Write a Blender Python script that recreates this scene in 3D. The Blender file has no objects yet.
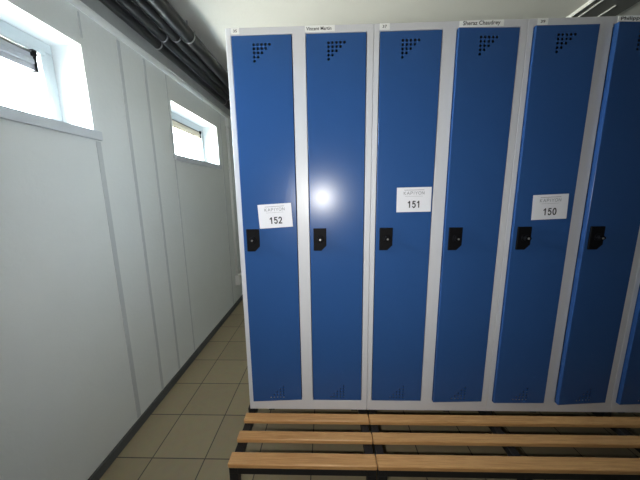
import bpy, bmesh, math, random
from mathutils import Vector, Matrix
random.seed(7)
S = bpy.context.scene
C = S.collection
PI = math.pi

# ------------------------------------------------------------------ materials
def mat(name, color, rough=0.5, metal=0.0, spec=0.5, bump=None, vary=None, coat=0.0):
    m = bpy.data.materials.new(name); m.use_nodes = True
    nt = m.node_tree; b = nt.nodes['Principled BSDF']
    b.inputs['Base Color'].default_value = (*color, 1)
    b.inputs['Roughness'].default_value = rough
    b.inputs['Metallic'].default_value = metal
    b.inputs['Specular IOR Level'].default_value = spec
    b.inputs['Coat Weight'].default_value = coat
    tc = nt.nodes.new('ShaderNodeTexCoord')
    if vary:
        sc, amt = vary
        n = nt.nodes.new('ShaderNodeTexNoise'); n.inputs['Scale'].default_value = sc; n.inputs['Detail'].default_value = 5
        r = nt.nodes.new('ShaderNodeMix'); r.data_type = 'RGBA'
        r.inputs[6].default_value = (*[c * (1 - amt) for c in color], 1)
        r.inputs[7].default_value = (*[min(1, c * (1 + amt)) for c in color], 1)
        nt.links.new(tc.outputs['Object'], n.inputs['Vector'])
        nt.links.new(n.outputs['Fac'], r.inputs[0]); nt.links.new(r.outputs[2], b.inputs['Base Color'])
    if bump:
        sc, st, dist = bump
        n = nt.nodes.new('ShaderNodeTexNoise'); n.inputs['Scale'].default_value = sc; n.inputs['Detail'].default_value = 4
        bp = nt.nodes.new('ShaderNodeBump'); bp.inputs['Strength'].default_value = st; bp.inputs['Distance'].default_value = dist
        nt.links.new(tc.outputs['Object'], n.inputs['Vector'])
        nt.links.new(n.outputs['Fac'], bp.inputs['Height']); nt.links.new(bp.outputs['Normal'], b.inputs['Normal'])
    return m

M = {}
M['wall'] = mat('wall_paint', (.71, .73, .715), .75, bump=(45, .35, .004), vary=(6, .03))
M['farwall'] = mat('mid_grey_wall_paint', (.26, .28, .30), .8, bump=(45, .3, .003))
M['upperband'] = mat('grey_upper_wall_band', (.40, .42, .41), .8, bump=(30, .3, .003), vary=(11, .10))
M['strip'] = mat('joint_strip_paint', (.52, .54, .545), .7, vary=(20, .04))
M['ceiling'] = mat('ceiling_plaster', (.66, .655, .61), .85, bump=(60, .3, .003), vary=(9, .03))
M['white'] = mat('white_paint', (.82, .83, .82), .55)
M['reveal'] = mat('reveal_paint', (.86, .87, .87), .7)
M['sill'] = mat('grey_sill_paint', (.60, .63, .66), .5)
M['pvc'] = mat('white_window_plastic', (.56, .61, .63), .35)
M['frame'] = mat('locker_grey_enamel', (.635, .645, .68), .34, vary=(12, .015))
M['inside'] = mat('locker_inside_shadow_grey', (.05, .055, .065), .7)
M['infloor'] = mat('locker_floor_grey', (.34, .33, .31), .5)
M['blue'] = mat('locker_blue_enamel', (.027, .088, .265), .26, spec=.33, bump=(260, .05, .001), vary=(5, .05))
M['black'] = mat('black_plastic', (.004, .004, .005), .6, spec=.12)
M['chrome'] = mat('bright_metal', (.8, .8, .8), .22, 1.0)
M['label'] = mat('white_label', (.90, .91, .90), .6)
M['clamp'] = mat('dull_clamp_metal', (.45, .45, .45), .3, 1.0)
M['keymetal'] = mat('dull_key_metal', (.30, .30, .30), .35, .8)
M['paper'] = mat('white_paper', (.80, .805, .855), .8)
M['ink'] = mat('black_ink', (.02, .02, .025), .8)
M['greyink'] = mat('grey_ink', (.20, .21, .24), .8)
M['steel'] = mat('black_painted_steel', (.010, .010, .011), .5)
M['base'] = mat('dark_grey_skirting', (.085, .09, .09), .6, vary=(14, .1))
M['pipe'] = mat('black_pipe_insulation', (.006, .006, .007), .36, spec=.3, vary=(14, .2))
M['pipegrey'] = mat('dark_grey_pipe', (.012, .013, .014), .34, spec=.3, vary=(14, .15))
M['greymetal'] = mat('grey_metal', (.33, .34, .36), .4, .3)
M['beige'] = mat('beige_slat', (.62, .55, .42), .5)
M['conduit'] = mat('conduit_white_plastic', (.84, .85, .84), .4)
M['louvre'] = mat('dark_luminaire_louvre', (.11, .11, .10), .5)
M['lumi'] = mat('luminaire_white_enamel', (.80, .80, .77), .4)

# tiled floor
def floor_mat():
    m = bpy.data.materials.new('beige_floor_tiles'); m.use_nodes = True
    nt = m.node_tree; b = nt.nodes['Principled BSDF']
    tc = nt.nodes.new('ShaderNodeTexCoord'); mp = nt.nodes.new('ShaderNodeMapping')
    mp.inputs['Location'].default_value = (.612 + .307 * 40 + .002, -.077 + .307 * 40 + .002, 0)
    br = nt.nodes.new('ShaderNodeTexBrick'); br.offset = 0; br.squash = 1
    br.inputs['Color1'].default_value = (.345, .283, .178, 1); br.inputs['Color2'].default_value = (.32, .262, .165, 1)
    br.inputs['Mortar'].default_value = (.075, .06, .048, 1)
    br.inputs['Scale'].default_value = 1; br.inputs['Mortar Size'].default_value = .0032
    br.inputs['Mortar Smooth'].default_value = .1; br.inputs['Bias'].default_value = 0
    br.inputs['Brick Width'].default_value = .307; br.inputs['Row Height'].default_value = .307
    n = nt.nodes.new('ShaderNodeTexNoise'); n.inputs['Scale'].default_value = 25; n.inputs['Detail'].default_value = 6
    mx = nt.nodes.new('ShaderNodeMix'); mx.data_type = 'RGBA'; mx.blend_type = 'OVERLAY'; mx.inputs[0].default_value = .12
    nt.links.new(tc.outputs['Object'], mp.inputs['Vector']); nt.links.new(mp.outputs['Vector'], br.inputs['Vector'])
    nt.links.new(tc.outputs['Object'], n.inputs['Vector'])
    nt.links.new(br.outputs['Color'], mx.inputs[6]); nt.links.new(n.outputs['Color'], mx.inputs[7])
    nt.links.new(mx.outputs[2], b.inputs['Base Color'])
    bp = nt.nodes.new('ShaderNodeBump'); bp.inputs['Strength'].default_value = .6; bp.inputs['Distance'].default_value = .002; bp.invert = True
    nt.links.new(br.outputs['Fac'], bp.inputs['Height']); nt.links.new(bp.outputs['Normal'], b.inputs['Normal'])
    b.inputs['Roughness'].default_value = .5
    return m
M['floor'] = floor_mat()

def wood_mat():
    m = bpy.data.materials.new('varnished_beech'); m.use_nodes = True
    nt = m.node_tree; b = nt.nodes['Principled BSDF']
    tc = nt.nodes.new('ShaderNodeTexCoord'); mp = nt.nodes.new('ShaderNodeMapping'); mp.inputs['Scale'].default_value = (3, 60, 60)
    oi = nt.nodes.new('ShaderNodeObjectInfo'); ad = nt.nodes.new('ShaderNodeVectorMath'); ad.operation = 'ADD'
    n = nt.nodes.new('ShaderNodeTexNoise'); n.inputs['Scale'].default_value = 2.5; n.inputs['Detail'].default_value = 8; n.inputs['Distortion'].default_value = .6
    cr = nt.nodes.new('ShaderNodeValToRGB')
    cr.color_ramp.elements[0].position = .3; cr.color_ramp.elements[0].color = (.54, .27, .095, 1)
    cr.color_ramp.elements[1].position = .72; cr.color_ramp.elements[1].color = (.74, .42, .17, 1)
    fl = nt.nodes.new('ShaderNodeTexNoise'); fl.inputs['Scale'].default_value = 160
    mx = nt.nodes.new('ShaderNodeMix'); mx.data_type = 'RGBA'; mx.blend_type = 'MULTIPLY'; mx.inputs[0].default_value = .15
    nt.links.new(tc.outputs['Object'], ad.inputs[0]); nt.links.new(oi.outputs['Random'], ad.inputs[1])
    nt.links.new(ad.outputs[0], mp.inputs['Vector']); nt.links.new(mp.outputs['Vector'], n.inputs['Vector'])
    nt.links.new(tc.outputs['Object'], fl.inputs['Vector'])
    nt.links.new(n.outputs['Fac'], cr.inputs[0]); nt.links.new(cr.outputs[0], mx.inputs[6]); nt.links.new(fl.outputs['Color'], mx.inputs[7])
    nt.links.new(mx.outputs[2], b.inputs['Base Color'])
    b.inputs['Roughness'].default_value = .42
    return m
M['wood'] = wood_mat()

def glass_mat():
    m = bpy.data.materials.new('window_glass'); m.use_nodes = True
    nt = m.node_tree; nt.nodes.remove(nt.nodes['Principled BSDF']); out = nt.nodes['Material Output']
    t = nt.nodes.new('ShaderNodeBsdfTransparent'); t.inputs[0].default_value = (.93, .96, .96, 1)
    g = nt.nodes.new('ShaderNodeBsdfGlossy'); g.inputs['Roughness'].default_value = .03
    lw = nt.nodes.new('ShaderNodeLayerWeight'); pw = nt.nodes.new('ShaderNodeMath'); pw.operation = 'POWER'; pw.inputs[1].default_value = 5
    f = nt.nodes.new('ShaderNodeMath'); f.operation = 'MULTIPLY_ADD'; f.inputs[1].default_value = .9; f.inputs[2].default_value = .04
    nt.links.new(lw.outputs['Facing'], pw.inputs[0]); nt.links.new(pw.outputs[0], f.inputs[0])
    mx = nt.nodes.new('ShaderNodeMixShader')
    nt.links.new(f.outputs[0], mx.inputs[0]); nt.links.new(t.outputs[0], mx.inputs[1]); nt.links.new(g.outputs[0], mx.inputs[2])
    nt.links.new(mx.outputs[0], out.inputs[0])
    return m
M['glass'] = glass_mat()

# ------------------------------------------------------------------ mesh helpers
def box(bm, x0, x1, y0, y1, z0, z1, mi=0):
    v = [bm.verts.new(p) for p in ((x0,y0,z0),(x1,y0,z0),(x1,y1,z0),(x0,y1,z0),(x0,y0,z1),(x1,y0,z1),(x1,y1,z1),(x0,y1,z1))]
    fs = []
    for q in ((3,2,1,0),(4,5,6,7),(0,1,5,4),(1,2,6,5),(2,3,7,6),(3,0,4,7)):
        f = bm.faces.new([v[i] for i in q]); f.material_index = mi; fs.append(f)
    return fs

def tube(bm, p0, p1, r, n=20, mi=0, caps=True):
    p0, p1 = Vector(p0), Vector(p1); d = (p1 - p0).normalized()
    a = d.orthogonal().normalized(); b = d.cross(a)
    rings = []
    for p in (p0, p1):
        rings.append([bm.verts.new(p + r * (math.cos(2*PI*k/n) * a + math.sin(2*PI*k/n) * b)) for k in range(n)])
    for k in range(n):
        f = bm.faces.new([rings[0][k], rings[0][(k+1) % n], rings[1][(k+1) % n], rings[1][k]]); f.smooth = True; f.material_index = mi
    if caps:
        bm.faces.new(rings[0][::-1]).material_index = mi; bm.faces.new(rings[1]).material_index = mi

def arc_strip(bm, c, r, w, t, a0, a1, n=16):
    """a strap bent round a pipe that runs along y (c = x, y, z)"""
    prev = None
    for k in range(n + 1):
        a = a0 + (a1 - a0) * k / n
        ca, sa = math.cos(a), math.sin(a)
        ring = [bm.verts.new((c[0] + rr * ca, c[1] + yy, c[2] + rr * sa)) for rr, yy in ((r, -w/2), (r + t, -w/2), (r + t, w/2), (r, w/2))]
        if prev:
            for i in range(4):
                bm.faces.new([prev[i], prev[(i+1) % 4], ring[(i+1) % 4], ring[i]])
        else:
            bm.faces.new(ring[::-1])
        prev = ring
    bm.faces.new(prev)

def obj(name, bm, mats, parent=None, loc=(0,0,0), rot=(0,0,0), bevel=None, recalc=True):
    if recalc: bmesh.ops.recalc_face_normals(bm, faces=bm.faces[:])
    me = bpy.data.meshes.new(name); bm.to_mesh(me); bm.free()
    for m in (mats if isinstance(mats, (list, tuple)) else [mats]): me.materials.append(m)
    o = bpy.data.objects.new(name, me); C.objects.link(o)
    o.location = loc; o.rotation_euler = rot
    if parent: o.parent = parent
    if bevel:
        b = o.modifiers.new('edge', 'BEVEL'); b.width = bevel[0]; b.segments = bevel[1]; b.limit_method = 'ANGLE'; b.angle_limit = math.radians(50)
    return o

def empty(name, loc=(0,0,0)):
    o = bpy.data.objects.new(name, None); o.empty_display_size = .05; C.objects.link(o); o.location = loc; return o

def tag(o, label, cat, group=None):
    o['label'] = label; o['category'] = cat
    if group: o['group'] = group
    return o

def structure(o): o['kind'] = 'structure'; return o

def text_into(bm, body, size, cx, cz, y, mi, rot=0.0, width=None, bold=0.0):
    """flat lettering facing -y, centred on (cx, cz); returned into bm"""
    cu = bpy.data.curves.new('lettering', 'FONT'); cu.body = body; cu.size = size; cu.align_x = 'CENTER'; cu.align_y = 'CENTER'
    cu.offset = bold; cu.resolution_u = 3
    to = bpy.data.objects.new('lettering', cu); C.objects.link(to)
    dg = bpy.context.evaluated_depsgraph_get(); dg.update()
    me = bpy.data.meshes.new_from_object(to.evaluated_get(dg))
    xs = [v.co.x for v in me.vertices]; ys = [v.co.y for v in me.vertices]
    mx, my = (min(xs) + max(xs)) / 2, (min(ys) + max(ys)) / 2
    sx = width / (max(xs) - min(xs)) if width else 1
    vm = []
    for v in me.vertices:
        px, pz = (v.co.x - mx) * sx, v.co.y - my
        vm.append(bm.verts.new((cx + px * math.cos(rot) - pz * math.sin(rot), y, cz + px * math.sin(rot) + pz * math.cos(rot))))
    for p in me.polygons:
        try:
            f = bm.faces.new([vm[i] for i in p.vertices]); f.material_index = mi
        except ValueError: pass
    bpy.data.objects.remove(to); bpy.data.curves.remove(cu); bpy.data.meshes.remove(me)

def arc(cx, cz, rx, rz, a0, a1, n=12):
    return [(cx + rx * math.cos(math.radians(a0 + (a1 - a0) * k / n)), cz + rz * math.sin(math.radians(a0 + (a1 - a0) * k / n))) for k in range(n + 1)]
GLYPH = {   # strokes on a unit cell, x 0..1, z 0..1
    '0': [arc(.5, .5, .42, .5, 90, 450, 24)],
    '1': [[(.12, .76), (.55, 1), (.55, 0)]],
    '2': [arc(.48, .70, .38, .30, 160, -30, 12) + [(.08, 0), (.92, 0)]],
    '5': [[(.84, 1), (.22, 1), (.15, .55)] + arc(.46, .33, .40, .33, 125, -150, 14)],
    'K': [[(.1, 0), (.1, 1)], [(.85, 1), (.12, .5), (.9, 0)]], 'A': [[(0, 0), (.5, 1), (1, 0)], [(.2, .34), (.8, .34)]],
    'P': [[(.12, 0), (.12, 1), (.55, 1)] + arc(.55, .74, .3, .26, 90, -90, 8) + [(.12, .48)]], 'I': [[(.5, 0), (.5, 1)]],
    'Y': [[(.02, 1), (.5, .5), (.98, 1)], [(.5, .5), (.5, 0)]], 'O': [arc(.5, .5, .5, .5, 90, 450, 24)],
    'N': [[(.1, 0), (.1, 1), (.9, 0), (.9, 1)]]}
def strokes_into(bm, body, x0, z0, w, h, pitch, t, y, mi):
    i = 0
    for ch in body:
        if ch == 'I': i -= .28
        for line in GLYPH[ch]:
            pts = [(x0 + i * pitch + px * w, z0 + pz * h) for px, pz in line]
            for (ax, az), (bx, bz) in zip(pts[:-1], pts[1:]):
                d = math.hypot(bx - ax, bz - az)
                if d < 1e-7: continue
                ux, uz = (bx - ax) / d, (bz - az) / d; e = t * .35
                q = [(ax - ux*e - uz*t/2, az - uz*e + ux*t/2), (ax - ux*e + uz*t/2, az - uz*e - ux*t/2), (bx + ux*e + uz*t/2, bz + uz*e - ux*t/2), (bx + ux*e - uz*t/2, bz + uz*e + ux*t/2)]
                bm.faces.new([bm.verts.new((qx, y, qz)) for qx, qz in q]).material_index = mi
        i += .72 if ch == 'I' else 1

# ------------------------------------------------------------------ room
XW, XR, YF, YB, ZC = -.835, 4.4, -3.2, 3.2, 2.70
bm = bmesh.new(); box(bm, XW - .3, XR + .15, YF - .15, YB + .15, -.1, 0); structure(obj('floor', bm, M['floor']))
bm = bmesh.new(); box(bm, XW - .3, XR + .15, YF - .15, YB + .15, ZC, ZC + .1); structure(obj('ceiling', bm, M['ceiling']))
bm = bmesh.new(); box(bm, XW - .3, XR + .15, YB, YB + .15, 0, ZC); structure(obj('wall_back', bm, M['wall']))
bm = bmesh.new(); box(bm, XW - .3, XR + .15, YF - .15, YF, 0, ZC); structure(obj('wall_front', bm, M['farwall']))
bm = bmesh.new(); box(bm, XR, XR + .15, YF, YB, 0, ZC); structure(obj('wall_right', bm, M['farwall']))

bm = bmesh.new(); box(bm, .04, XR, .515, .595, 0, 2.13); structure(obj('light_block_partition', bm, M['farwall']))  # unseen panel added behind the lockers to block light from the back
# left wall with its two high window openings
WZ0, WZ1 = 1.835, 2.249
WINS = [(-.632, .274), (1.055, 1.957)]
WZ = [(1.835, 2.249), (1.818, 2.237)]
XO = XW - .30
def wall_left():
    bm = bmesh.new()
    ys = sorted([YF, YB] + [v for w in WINS for v in w])
    for i in range(len(ys) - 1):
        y0, y1 = ys[i], ys[i+1]
        k = [j for j, w in enumerate(WINS) if abs(y0 - w[0]) < 1e-6]
        if k:
            box(bm, XO, XW, y0, y1, 0, WZ[k[0]][0]); box(bm, XO, XW, y0, y1, WZ[k[0]][1], ZC)
        else:
            box(bm, XO, XW, y0, y1, 0, ZC)
    bmesh.ops.remove_doubles(bm, verts=bm.verts[:], dist=1e-5)
    # drop the coincident inner faces between neighbouring blocks
    seen = {}
    for f in bm.faces:
        seen.setdefault(tuple(round(c, 4) for c in f.calc_center_median()), []).append(f)
    dead = [f for fs in seen.values() if len(fs) > 1 for f in fs]
    bmesh.ops.delete(bm, geom=dead, context='FACES')
    for f in bm.faces:
        c = f.calc_center_median()
        if XO + .01 < c.x < XW - .01: f.material_index = 1
    return structure(obj('wall_left', bm, [M['wall'], M['reveal']]))
wall_left()

bm = bmesh.new(); box(bm, XW, XW + .014, YF, YB, 0, .062); structure(obj('baseboard_left', bm, M['base'], bevel=(.004, 2)))

# joint strips on the wall panels
ZT = 2.405
STR = [(.291, .030, .07, WZ0 - .052), (.545, .023, .07, ZT), (.774, .021, .07, ZT), (1.035, .012, .07, WZ0 - .052), (1.022, .009, WZ0 - .05, ZT), (.285, .010, 2.285, ZT), (2.08, .014, .07, ZT)]
for i, (y, w, z0, z1) in enumerate(STR):
    bm = bmesh.new(); box(bm, XW, XW + .003, y - w/2, y + w/2, z0, z1)
    structure(obj('trim_%d' % (i + 1), bm, M['strip']))

bm = bmesh.new(); box(bm, XW, XW + .004, YF, YB, 2.43, ZC); structure(obj('trim_8', bm, M['upperband']))  # darker grey band on the wall above the conduit

# windows
XF = XW - .155        # inner face of the window frame
def window(i, y0, y1, blind):
    WZ0, WZ1 = WZ[i - 1]
    root = structure(empty('window_%d' % i, (XF, (y0 + y1) / 2, WZ0)))
    yc = (y0 + y1) / 2
    def L(x0, x1, a, b, c, d): return (x0 - XF, x1 - XF, a - yc, b - yc, c - WZ0, d - WZ0)
    bm = bmesh.new(); w = .05
    for a, b, c, d in ((y0, y1, WZ0, WZ0 + .028), (y0, y1, WZ1 - w, WZ1), (y0, y0 + w, WZ0 + .028, WZ1 - w), (y1 - w, y1, WZ0 + .028, WZ1 - w)):
        box(bm, *L(XF - .07, XF, a, b, c, d))
    obj('window_frame', bm, M['pvc'], root, bevel=(.006, 2))
    bm = bmesh.new(); s = .028; a0, a1, c0, c1 = y0 + w - .006, y1 - w + .006, WZ0 + .022, WZ1 - w + .006
    for a, b, c, d in ((a0, a1, c0, c0 + .02), (a0, a1, c1 - s, c1), (a0, a0 + s, c0 + .02, c1 - s), (a1 - s, a1, c0 + .02, c1 - s)):
        box(bm, *L(XF - .06, XF + .008, a, b, c, d))
    obj('sash', bm, M['pvc'], root, bevel=(.005, 2))
    bm = bmesh.new(); box(bm, *L(XF - .04, XF - .034, a0 + s, a1 - s, c0 + .02, c1 - s))
    obj('pane', bm, M['glass'], root)
    bm = bmesh.new(); box(bm, XF - XF, XW + .022 - XF, y0 - .03 - yc, y1 + .032 - yc, -.046, 0)
    # the board lies on the wall opening and laps over the wall face
    bm.free(); bm = bmesh.new(); box(bm, XW - XF, XW + .02 - XF, y0 - .03 - yc, y1 + .03 - yc, -.046, .001)
    obj('window_sill', bm, M['sill'], root, bevel=(.003, 2))
    if blind:
        yb = y1 - w - s - blind[1]
        r2 = tag(empty('window_blind', (XF - .01, yc, c1 - .02)), blind[2], 'blind')
        bm = bmesh.new(); zz = blind[3]
        h = blind[4]
        def P(x0, x1, a, b, c, d, mi=0): box(bm, x0, x1, a - yc, b - yc, c - c1 + .02, d - c1 + .02, mi)
        ya = y0 + w + s + .01
        P(-.014, .018, ya, yb, zz - h * .32, zz)
        P(-.012, .022, ya, yb, zz - h * .62, zz - h * .34)
        P(-.014, .018, ya, yb, zz - h, zz - h * .64)
        obj('slat_stack', bm, M[blind[0]], r2, bevel=(.003, 2))
        bm = bmesh.new(); P(-.016, .024, ya, yb, zz, zz + .006)
        obj('headrail', bm, M['louvre'], r2)
        bm = bmesh.new(); P(-.018, .027, yb, yb + .008, zz - h - .006, zz + .012); P(-.005, .034, yb - .012, yb + .006, zz - h*.2, zz + .014)
        obj('end_cap', bm, M['black'], r2, bevel=(.003, 2))
window(1, *WINS[0], ('greymetal', .032, 'grey metal window blind rolled up in the nearer left window, black end cap', 2.163, .078))
window(2, *WINS[1], ('beige', .03, 'beige window blind rolled up in the small far window beside the lockers', 2.158, .062))

# white conduit along the left wall, its drop and the boxes
def tubeobj(name, pts, r, m, parent=None, loc=(0,0,0), n=20):
    bm = bmesh.new()
    for a, b in zip(pts[:-1], pts[1:]): tube(bm, a, b, r, n)
    return obj(name, bm, m, parent, loc)
cd = tag(empty('wall_conduit', (XW + .021, 0, 2.427)), 'white round conduit running along the top of the left wall below the black pipes', 'conduit')
tubeobj('conduit_run', [(0, YF + .02, 0), (0, YB - .02, 0)], .020, M['conduit'], cd)
for y in (-.9, .1, 1.3):
    pass
dj = tag(empty('cable_drop', (XW + .012, 2.265, .40)), 'thin white cable conduit dropping down the left wall to a small socket box', 'conduit')
tubeobj('drop_tube', [(0, 0, 0), (0, 0, 1.95)], .016, M['conduit'], dj)
bm = bmesh.new(); box(bm, -.012, .03, -.035, .035, 1.91, 2.005); obj('junction_box', bm, M['conduit'], dj, bevel=(.005, 2))
bm = bmesh.new(); box(bm, -.012, .045, -.06, .06, -.115, .015)
box(bm, .045, .049, -.045, .045, -.095, -.01); obj('socket_box', bm, M['conduit'], dj, bevel=(.005, 2))

# black pipes under the ceiling
PZ = 2.605
PIPES = [(-.799, .031, 'pipe', 'black pipe hugging the left wall, lowest and outermost of the four ceiling pipes'),
         (-.757, .033, 'pipegrey', 'second black pipe from the left wall under the ceiling'),
         (-.663, .036, 'pipe', 'third black pipe from the left wall under the ceiling'),
         (-.573, .047, 'pipe', 'thickest black ceiling pipe, farthest of the four from the left wall')]
for x, r, m, lab in PIPES:
    PZ = 2.557 if x < -.78 else 2.605
    p = tag(empty('ceiling_pipe', (x, 0, PZ)), lab, 'pipe', 'black pipes along the ceiling')
    tubeobj('pipe_run', [(0, YF + .02, 0), (0, YB - .02, 0)], r, M[m], p, n=32)
    for y in (-.34, .90, 2.14):
        bm = bmesh.new(); arc_strip(bm, (0, y, 0), r + .0005, .011, .003, PI * .98, PI * 2.02)
        for s in (-1, 1): box(bm, s * (r + .001) - .002 if s > 0 else -(r + .004) - .0, s * (r + .004) if s > 0 else -(r + .001), y - .0055, y + .0055, 0, .03)
        obj('clamp', bm, M['clamp'], p)
        bm = bmesh.new(); tube(bm, (0, y, r), (0, y, ZC - PZ), .004, 10)
        obj('hanger_rod', bm, M['greymetal'], p)

# ceiling luminaire, switched off, to the right above the lockers
lx0, lx1, ly0, ly1, lz = 2.115, 2.44, -.75, 1.55, ZC - .024
lm = tag(empty('ceiling_luminaire', ((lx0 + lx1) / 2, (ly0 + ly1) / 2, ZC)), 'long unlit ceiling luminaire with dark louvre above the right-hand lockers', 'ceiling light')
lc = ((lx0 + lx1) / 2, (ly0 + ly1) / 2)
def LB(bm, x0, x1, y0, y1, z0, z1): box(bm, x0 - lc[0], x1 - lc[0], y0 - lc[1], y1 - lc[1], z0 - ZC, z1 - ZC)
bm = bmesh.new()
LB(bm, lx0, lx0 + .008, ly0, ly1, lz, ZC); 
LB(bm, lx0, lx1, ly0, ly0 + .02, lz + .01, ZC); LB(bm, lx0, lx1, ly1 - .02, ly1, lz + .01, ZC)
obj('housing', bm, M['lumi'], lm, bevel=(.003, 2))
bm = bmesh.new(); LB(bm, lx0 + .008, lx1, ly0 + .02, ly1 - .02, lz + .012, ZC)
obj('louvre', bm, M['louvre'], lm)
for x, a in ((lx0 + .062, ly0 + .02), (lx0 + .20, .86)):
    bm = bmesh.new(); LB(bm, x, x + .006, a, ly1 - .02, lz + .005, lz + .012)
    obj('divider', bm, M['lumi'], lm)

# ------------------------------------------------------------------ lockers
LZ, LH, LW, LD = .40, 1.753, .6, .50
DOORS = ((.022, .271), (.325, .572)); DZ0, DZ1 = .053, 1.726
G = .0025
def body_mesh():
    bm = bmesh.new(); w = .599
    t = .0015
    # front frame: one sheet of bars
    xs = [0, DOORS[0][0], DOORS[0][1], DOORS[1][0], DOORS[1][1], w]; zs = [0, DZ0, DZ1, LH]
    fd = .022
    V = {}
    def v(i, k, y): 
        key = (i, k, y)
        if key not in V: V[key] = bm.verts.new((xs[i], y, zs[k]))
        return V[key]
    for i in range(5):
        for k in range(3):
            if k == 1 and i in (1, 3): continue
            bm.faces.new([v(i, k, 0), v(i+1, k, 0), v(i+1, k+1, 0), v(i, k+1, 0)])
    # returns of the two openings
    for i in (1, 3):
        for (a, b) in (((i, 1), (i+1, 1)), ((i+1, 1), (i+1, 2)), ((i+1, 2), (i, 2)), ((i, 2), (i, 1))):
            f = bm.faces.new([v(*a, 0), v(*b, 0), v(*b, fd), v(*a, fd)])
    # outer shell: left, right, top, bottom (perimeter of the front sheet extruded back)
    per = [(i, 0) for i in range(6)] + [(5, k) for k in range(1, 4)] + [(i, 3) for i in range(4, -1, -1)] + [(0, k) for k in range(2, 0, -1)]
    for a, b in zip(per, per[1:] + per[:1]):
        bm.faces.new([v(*a, 0), v(*a, LD), v(*b, LD), v(*b, 0)])
    bm.faces.new([v(*p, LD) for p in per])
    return bm
def liner_mesh():
    bm = bmesh.new()
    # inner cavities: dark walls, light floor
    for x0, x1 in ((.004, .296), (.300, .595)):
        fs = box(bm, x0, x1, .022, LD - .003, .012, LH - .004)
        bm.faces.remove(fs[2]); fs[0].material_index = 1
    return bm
HP, VP = .0160, .0152
def hole_grid(lower):
    pts = []
    for r in range(5):
        for c in range(5 - r):
            if not lower: pts.append((.090 + HP * c, 1.6335 - VP * r))
            else: pts.append((.154 - HP * c, .0205 + VP * r))
    return pts
def door_mesh(w, off):
    """sheet door: perforated front, four returned edges; off(u, v) gives how far each point stands proud"""
    h = DZ1 - DZ0 - 2 * G
    bm = bmesh.new()
    up, lo = hole_grid(False), hole_grid(True)
    pitch = .019
    cx = [.087 + .019 * k for k in range(5)]
    xs = sorted(set([0, w] + [round(.090 - HP / 2 + HP * k, 5) for k in range(6)]))
    zu = [round(1.6335 + VP / 2 - VP * k, 5) for k in range(6)]
    zl = [round(.0205 - VP / 2 + VP * k, 5) for k in range(6)]
    zs = sorted(set([0, h] + zu + zl + [h * .25, h * .5, h * .75]))
    V = {}
    def v(x, z):
        k = (round(x, 5), round(z, 5))
        if k not in V: V[k] = bm.verts.new((x, 0, z))
        return V[k]
    for i in range(len(xs) - 1):
        for k in range(len(zs) - 1):
            x0, x1, z0, z1 = xs[i], xs[i+1], zs[k], zs[k+1]
            hit = [q for q in up + lo if x0 < q[0] < x1 and z0 < q[1] < z1]
            crn = [v(x0, z0), v(x1, z0), v(x1, z1), v(x0, z1)]
            if not hit: bm.faces.new(crn); continue
            hx, hz = hit[0]; r = .0056 if hit[0] in up else .0034
            ring = [bm.verts.new((hx + r * math.cos(PI * (1.25 + j * .25)), 0, hz + r * math.sin(PI * (1.25 + j * .25)))) for j in range(8)]
            back = [bm.verts.new((p.co.x, .0012, p.co.z)) for p in ring]
            for j in range(4):
                a, b = crn[j], crn[(j+1) % 4]
                bm.faces.new([a, b, ring[(2*j+2) % 8], ring[2*j+1], ring[2*j]])
            for j in range(8): bm.faces.new([ring[j], ring[(j+1) % 8], back[(j+1) % 8], back[j]])
    # returned edges
    dep = .021
    bot = [v(x, 0) for x in xs]; top = [v(x, h) for x in xs]; lef = [v(0, z) for z in zs]; rig = [v(w, z) for z in zs]
    B = {}
    def b(vv):
        k = tuple(round(c, 5) for c in vv.co)
        if k not in B: B[k] = bm.verts.new((vv.co.x, dep, vv.co.z))
        return B[k]
    for line in (bot, top, lef, rig):
        for p, q in zip(line[:-1], line[1:]): bm.faces.new([p, q, b(q), b(p)])
    lay = bm.edges.layers.float.new('bevel_weight_edge')
    def rim(c): return abs(c.y) < 1e-6 and (c.x < 1e-5 or c.x > w - 1e-5 or c.z < 1e-5 or c.z > h - 1e-5)
    for e in bm.edges:
        p, q = e.verts[0].co, e.verts[1].co
        if rim(p) and rim(q) and (abs(p.x - q.x) < 1e-5 and not 1e-5 < p.x < w - 1e-5 or abs(p.z - q.z) < 1e-5 and not 1e-5 < p.z < h - 1e-5): e[lay] = 1
    for vv in bm.verts: vv.co.y -= off(vv.co.x / w, vv.co.z / h)
    return bm
def plate_mesh():
    bm = bmesh.new()
    o = [(0, 0), (.036, 0), (.058, .022), (.058, .102), (0, .102)]
    f = [bm.verts.new((x, -.009, z)) for x, z in o]; k = [bm.verts.new((x, 0, z)) for x, z in o]
    bm.faces.new(f); bm.faces.new(k[::-1])
    for i in range(5): bm.faces.new([f[i], k[i], k[(i+1) % 5], f[(i+1) % 5]])
    return bm
def knob_mesh(ang):
    bm = bmesh.new(); tube(bm, (0, 0, 0), (0, -.006, 0), .0165, 24); tube(bm, (0, -.006, 0), (0, -.020, 0), .0125, 24)
    m2 = Matrix.Rotation(ang, 3, 'Y')
    fs = box(bm, -.0115, .0125, -.0235, -.012, -.0045, .0045)
    for vv in set(x for f in fs for x in f.verts): vv.co = m2 @ vv.co
    return bm
def key_mesh(ang):
    bm = bmesh.new(); tube(bm, (0, -.022, 0), (0, -.0245, 0), .0045, 16)
    box(bm, -.0005, .0012, -.0255, -.0242, -.0035, .0035)
    m2 = Matrix.Rotation(ang, 3, 'Y')
    for vv in bm.verts: vv.co = m2 @ vv.co
    return bm
body_me = liner_me = None
def bil(tl, tr, bl, br):
    return lambda u, v: (tl*(1-u)*v + tr*u*v + bl*(1-u)*(1-v) + br*u*(1-v)) + .0012
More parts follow.
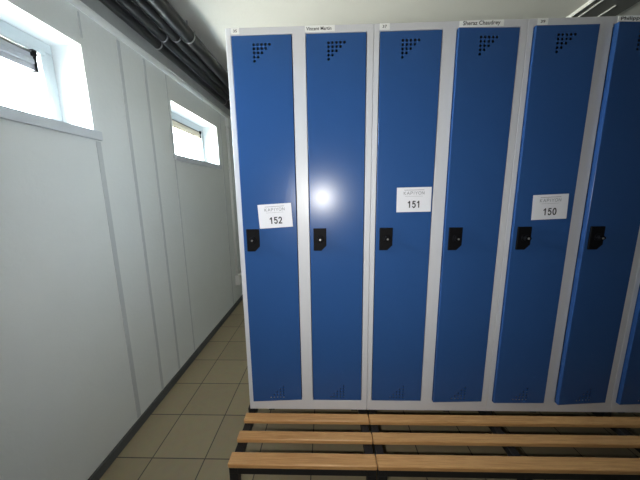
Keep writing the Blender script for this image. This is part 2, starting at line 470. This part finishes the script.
PROUD = [bil(.001, 0, .015, .0), bil(0, 0, 0, 0), bil(0, 0, .0005, 0), bil(.012, .0, .009, .001),
         bil(.009, .006, .010, .008), bil(.0185, .003, .0195, .001), bil(.014, .003, .014, .003), bil(.003, .003, .003, .003)]
LABELS = ['two-door blue and grey locker cabinet at the left end, beside the floor aisle',
          'two-door blue and grey locker cabinet second from the left, sign 151 on it',
          'two-door blue and grey locker cabinet third from the left, sign 150 on it',
          'two-door blue and grey locker cabinet at the right edge, only a sliver in view']
# adhesive strips above the doors: (text, x0, x1, bold)
STRIPS = {0: ('35', .024, .058), 1: ('Vincent Martin', .323, .443), 2: ('37', .021, .061), 3: ('Sheraz Chaudrey', .333, .505),
          4: ('39', .034, .074), 5: ('Philippe M', .338, .470)}
for u in range(4):
    root = tag(empty('locker_cabinet', (u * LW, 0, LZ)), LABELS[u], 'locker', 'blue locker cabinets')
    if u == 0:
        body = obj('body', body_mesh(), M['frame'], root, bevel=(.0022, 2)); body_me = body.data
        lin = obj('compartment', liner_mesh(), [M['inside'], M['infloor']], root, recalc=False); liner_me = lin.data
    else:
        b2 = body.copy(); C.objects.link(b2); b2.parent = root
        b2 = lin.copy(); C.objects.link(b2); b2.parent = root
    for d in (0, 1):
        n = 2 * u + d; x0, x1 = DOORS[d]; w = x1 - x0 - 2 * G; off = PROUD[n]; h = DZ1 - DZ0 - 2 * G
        do = obj('door', door_mesh(w, off), M['blue'], root, (x0 + G, 0, DZ0 + G), bevel=(.0022, 3)); do.modifiers[0].limit_method = 'WEIGHT'
        px, pz = .016, .779
        po = off((px + .02) / w, (pz + .05) / h)
        obj('lock_plate', plate_mesh(), M['black'], do, (px, -po, pz), bevel=(.002, 2))
        ang = [.5, 0, .7, .2, .1, -.1, 0, 0][n]
        obj('lock_knob', knob_mesh(ang), M['black'], do, (px + .031, -po - .009, pz + .054), bevel=(.0015, 2))
        k = obj('keyhole', key_mesh(ang), M['keymetal'], do, (px + .031, -po - .009, pz + .054)); k['label'] = 'silver key cylinder'
        if n in STRIPS:
            tx, a, b_ = STRIPS[n]; bm = bmesh.new()
            box(bm, a, b_, -.0008, 0, 1.7295, 1.7525)
            text_into(bm, tx, {1: .0175, 3: .0205, 5: .0165}.get(n, .0140), (a + b_) / 2 - (.004 if n == 1 else 0), 1.741, -.0011, 1, width=(b_ - a) * (.84 if len(tx) > 2 else .45), bold=.0003)
            nl = obj('name_label', bm, [M['label'], M['ink']], root, recalc=False)
            nl['label'] = 'white adhesive label with black printing'

# numbered paper signs taped to three doors
def sign(num, cx, cz, rot, n, label):
    x0 = DOORS[n % 2][0] + (n // 2) * LW; wd = DOORS[n % 2][1] - DOORS[n % 2][0]
    p = PROUD[n]((cx - x0) / wd, .6)
    pl, pr = PROUD[n](0, .62), PROUD[n](1, .62)
    bm = bmesh.new(); w, h = .150, .107
    box(bm, -w/2, w/2, -.0006, 0, -h/2, h/2)
    strokes_into(bm, num, -.0265, -.0335, .0148, .0265, .0200, .0047, -.0010, 1)
    strokes_into(bm, 'KAPIYON', -.0455, .0225, .0112, .0125, .0145, .0016, -.0010, 2)
    f = []
    for z, t, ww in ((.0420, .0008, .086), (.0150, .0004, .076)):
        vs = [bm.verts.new(q) for q in ((-ww/2, -.0010, z - t), (ww/2, -.0010, z - t), (ww/2, -.0010, z + t), (-ww/2, -.0010, z + t))]
        bm.faces.new(vs).material_index = 2
    o = obj('paper_sign', bm, [M['paper'], M['ink'], M['greyink']], None, (cx, -p - .0012, cz), recalc=False)
    yaw = math.atan2(pl - pr, wd)
    o.rotation_euler = (Matrix.Rotation(yaw, 3, 'Z') @ Matrix.Rotation(-rot, 3, 'Y')).to_euler()
    tag(o, label, 'sign', 'numbered paper signs on the doors')
R_ = math.radians
sign('152', .1735, 1.395, R_(3.2), 0, 'white paper sign printed 152, tilted, on the leftmost blue door')
sign('151', .7870, 1.459, R_(.6), 2, 'white paper sign printed 151 on the third blue door')
sign('150', 1.3680, 1.421, R_(2.0), 4, 'white paper sign printed 150 on the fifth blue door')

# ------------------------------------------------------------------ benches under the lockers
ST = .393
def slat_mesh(l, d=.046, t=.022):
    bm = bmesh.new(); box(bm, 0, l, 0, d, -t, 0); return bm
SL = [(-.063, .047), (-.167, .047), (-.282, .056)]
def bench(x0, x1, label, n=1):
    root = tag(empty('bench', (x0, 0, 0)), label, 'bench', 'slatted benches under the lockers')
    l = x1 - x0
    for k, (y, d) in enumerate(SL):
        obj('slat', slat_mesh(l, d), M['wood'], root, (0, y, ST), bevel=(.005, 3))
    t = .030; zb = ST - .022
    ends = [.004 + (l - .044) * k / n for k in range(n + 1)]
    for e in ends:
        bm = bmesh.new(); box(bm, e, e + .036, -.280, .47, zb - t, zb)
        obj('bearer', bm, M['steel'], root, bevel=(.002, 2))
    for e in ends:
        bm = bmesh.new(); box(bm, e, e + .036, .002, .47, zb, LZ)
        obj('locker_support', bm, M['steel'], root, bevel=(.002, 2))
    for q in [(p + .036, e, y, y + t, zb - t, zb) for p, e in zip(ends[:-1], ends[1:]) for y in (-.280, .44)]:
        bm = bmesh.new(); box(bm, *q)
        obj('rail', bm, M['steel'], root, bevel=(.002, 2))
    for e in ends:
        for y in (-.280, .434):
            bm = bmesh.new(); box(bm, e, e + .036, y, y + .036, .012, zb - t)
            lg = obj('leg', bm, M['steel'], root, bevel=(.002, 2))
            bm = bmesh.new(); box(bm, e - .002, e + .038, y - .002, y + .038, 0, .014)
            obj('foot_cap', bm, M['black'], lg)
bench(-.016, .603, 'short slatted wooden bench on black steel frame under the two leftmost doors')
bench(.606, 2.405, 'long slatted wooden bench on black steel frame under the right-hand lockers', 3)

# ------------------------------------------------------------------ camera, lights, sky
f_px, pitch, yaw, roll = 268.23, .174804, .029827, .0133915
cam = bpy.data.cameras.new('camera'); co = bpy.data.objects.new('camera', cam); C.objects.link(co)
cam.sensor_fit = 'HORIZONTAL'; cam.sensor_width = 36; cam.lens = f_px * 36 / 640; cam.clip_start = .02
Rm = Matrix.Rotation(yaw, 3, 'Z') @ Matrix.Rotation(-pitch, 3, 'X') @ Matrix.Rotation(roll, 3, 'Y')
r, fw, up = Rm.col[0], Rm.col[1], Rm.col[2]
mw = Matrix(((r[0], up[0], -fw[0], .40848), (r[1], up[1], -fw[1], -1.20294), (r[2], up[2], -fw[2], 1.49503), (0, 0, 0, 1)))
co.matrix_world = mw
S.camera = co

fl = bpy.data.lights.new('phone_flash', 'SPOT'); fo = bpy.data.objects.new('phone_flash', fl); C.objects.link(fo)
fl.energy = 47; fl.shadow_soft_size = .006; fl.spot_size = math.radians(142); fl.spot_blend = 1.0; fl.color = (1.0, .97, .92)
fo.matrix_world = Matrix.Translation(Vector((0, 0, 0))) @ mw @ Matrix.Translation(Vector((-.045, -.044, 0)))

W = bpy.data.worlds.new('sky'); S.world = W; W.use_nodes = True
bg = W.node_tree.nodes['Background']; bg.inputs[1].default_value = 115.0
_n = W.node_tree.nodes; _l = W.node_tree.links           # bright overcast sky over pale sunlit ground
_tc = _n.new('ShaderNodeTexCoord'); _sp = _n.new('ShaderNodeSeparateXYZ'); _mr = _n.new('ShaderNodeMapRange'); _cr = _n.new('ShaderNodeValToRGB')
_mr.inputs[1].default_value = -1; _mr.inputs[2].default_value = 1
_cr.color_ramp.elements[0].position = .47; _cr.color_ramp.elements[0].color = (.80, .76, .68, 1)
_cr.color_ramp.elements[1].position = .52; _cr.color_ramp.elements[1].color = (.80, .90, 1.0, 1)
_l.new(_tc.outputs['Generated'], _sp.inputs[0]); _l.new(_sp.outputs['Z'], _mr.inputs[0]); _l.new(_mr.outputs[0], _cr.inputs[0]); _l.new(_cr.outputs[0], bg.inputs[0])
for y0, y1 in WINS:   # portals only guide the sampling of the sky through the openings
    pl = bpy.data.lights.new('sky_portal', 'AREA'); po = bpy.data.objects.new('sky_portal', pl); C.objects.link(po)
    pl.shape = 'RECTANGLE'; pl.size = WZ1 - WZ0; pl.size_y = y1 - y0; pl.cycles.is_portal = True
    po.location = (XO + .002, (y0 + y1) / 2, (WZ0 + WZ1) / 2); po.rotation_euler = (0, -PI/2, 0)

vs = S.view_settings; vs.view_transform = 'Standard'; vs.look = 'None'; vs.gamma = 1; vs.use_curve_mapping = False; vs.exposure = 0.0
S.cycles.max_bounces = 10; S.cycles.diffuse_bounces = 6; S.cycles.transparent_max_bounces = 8
S.cycles.use_denoising = True
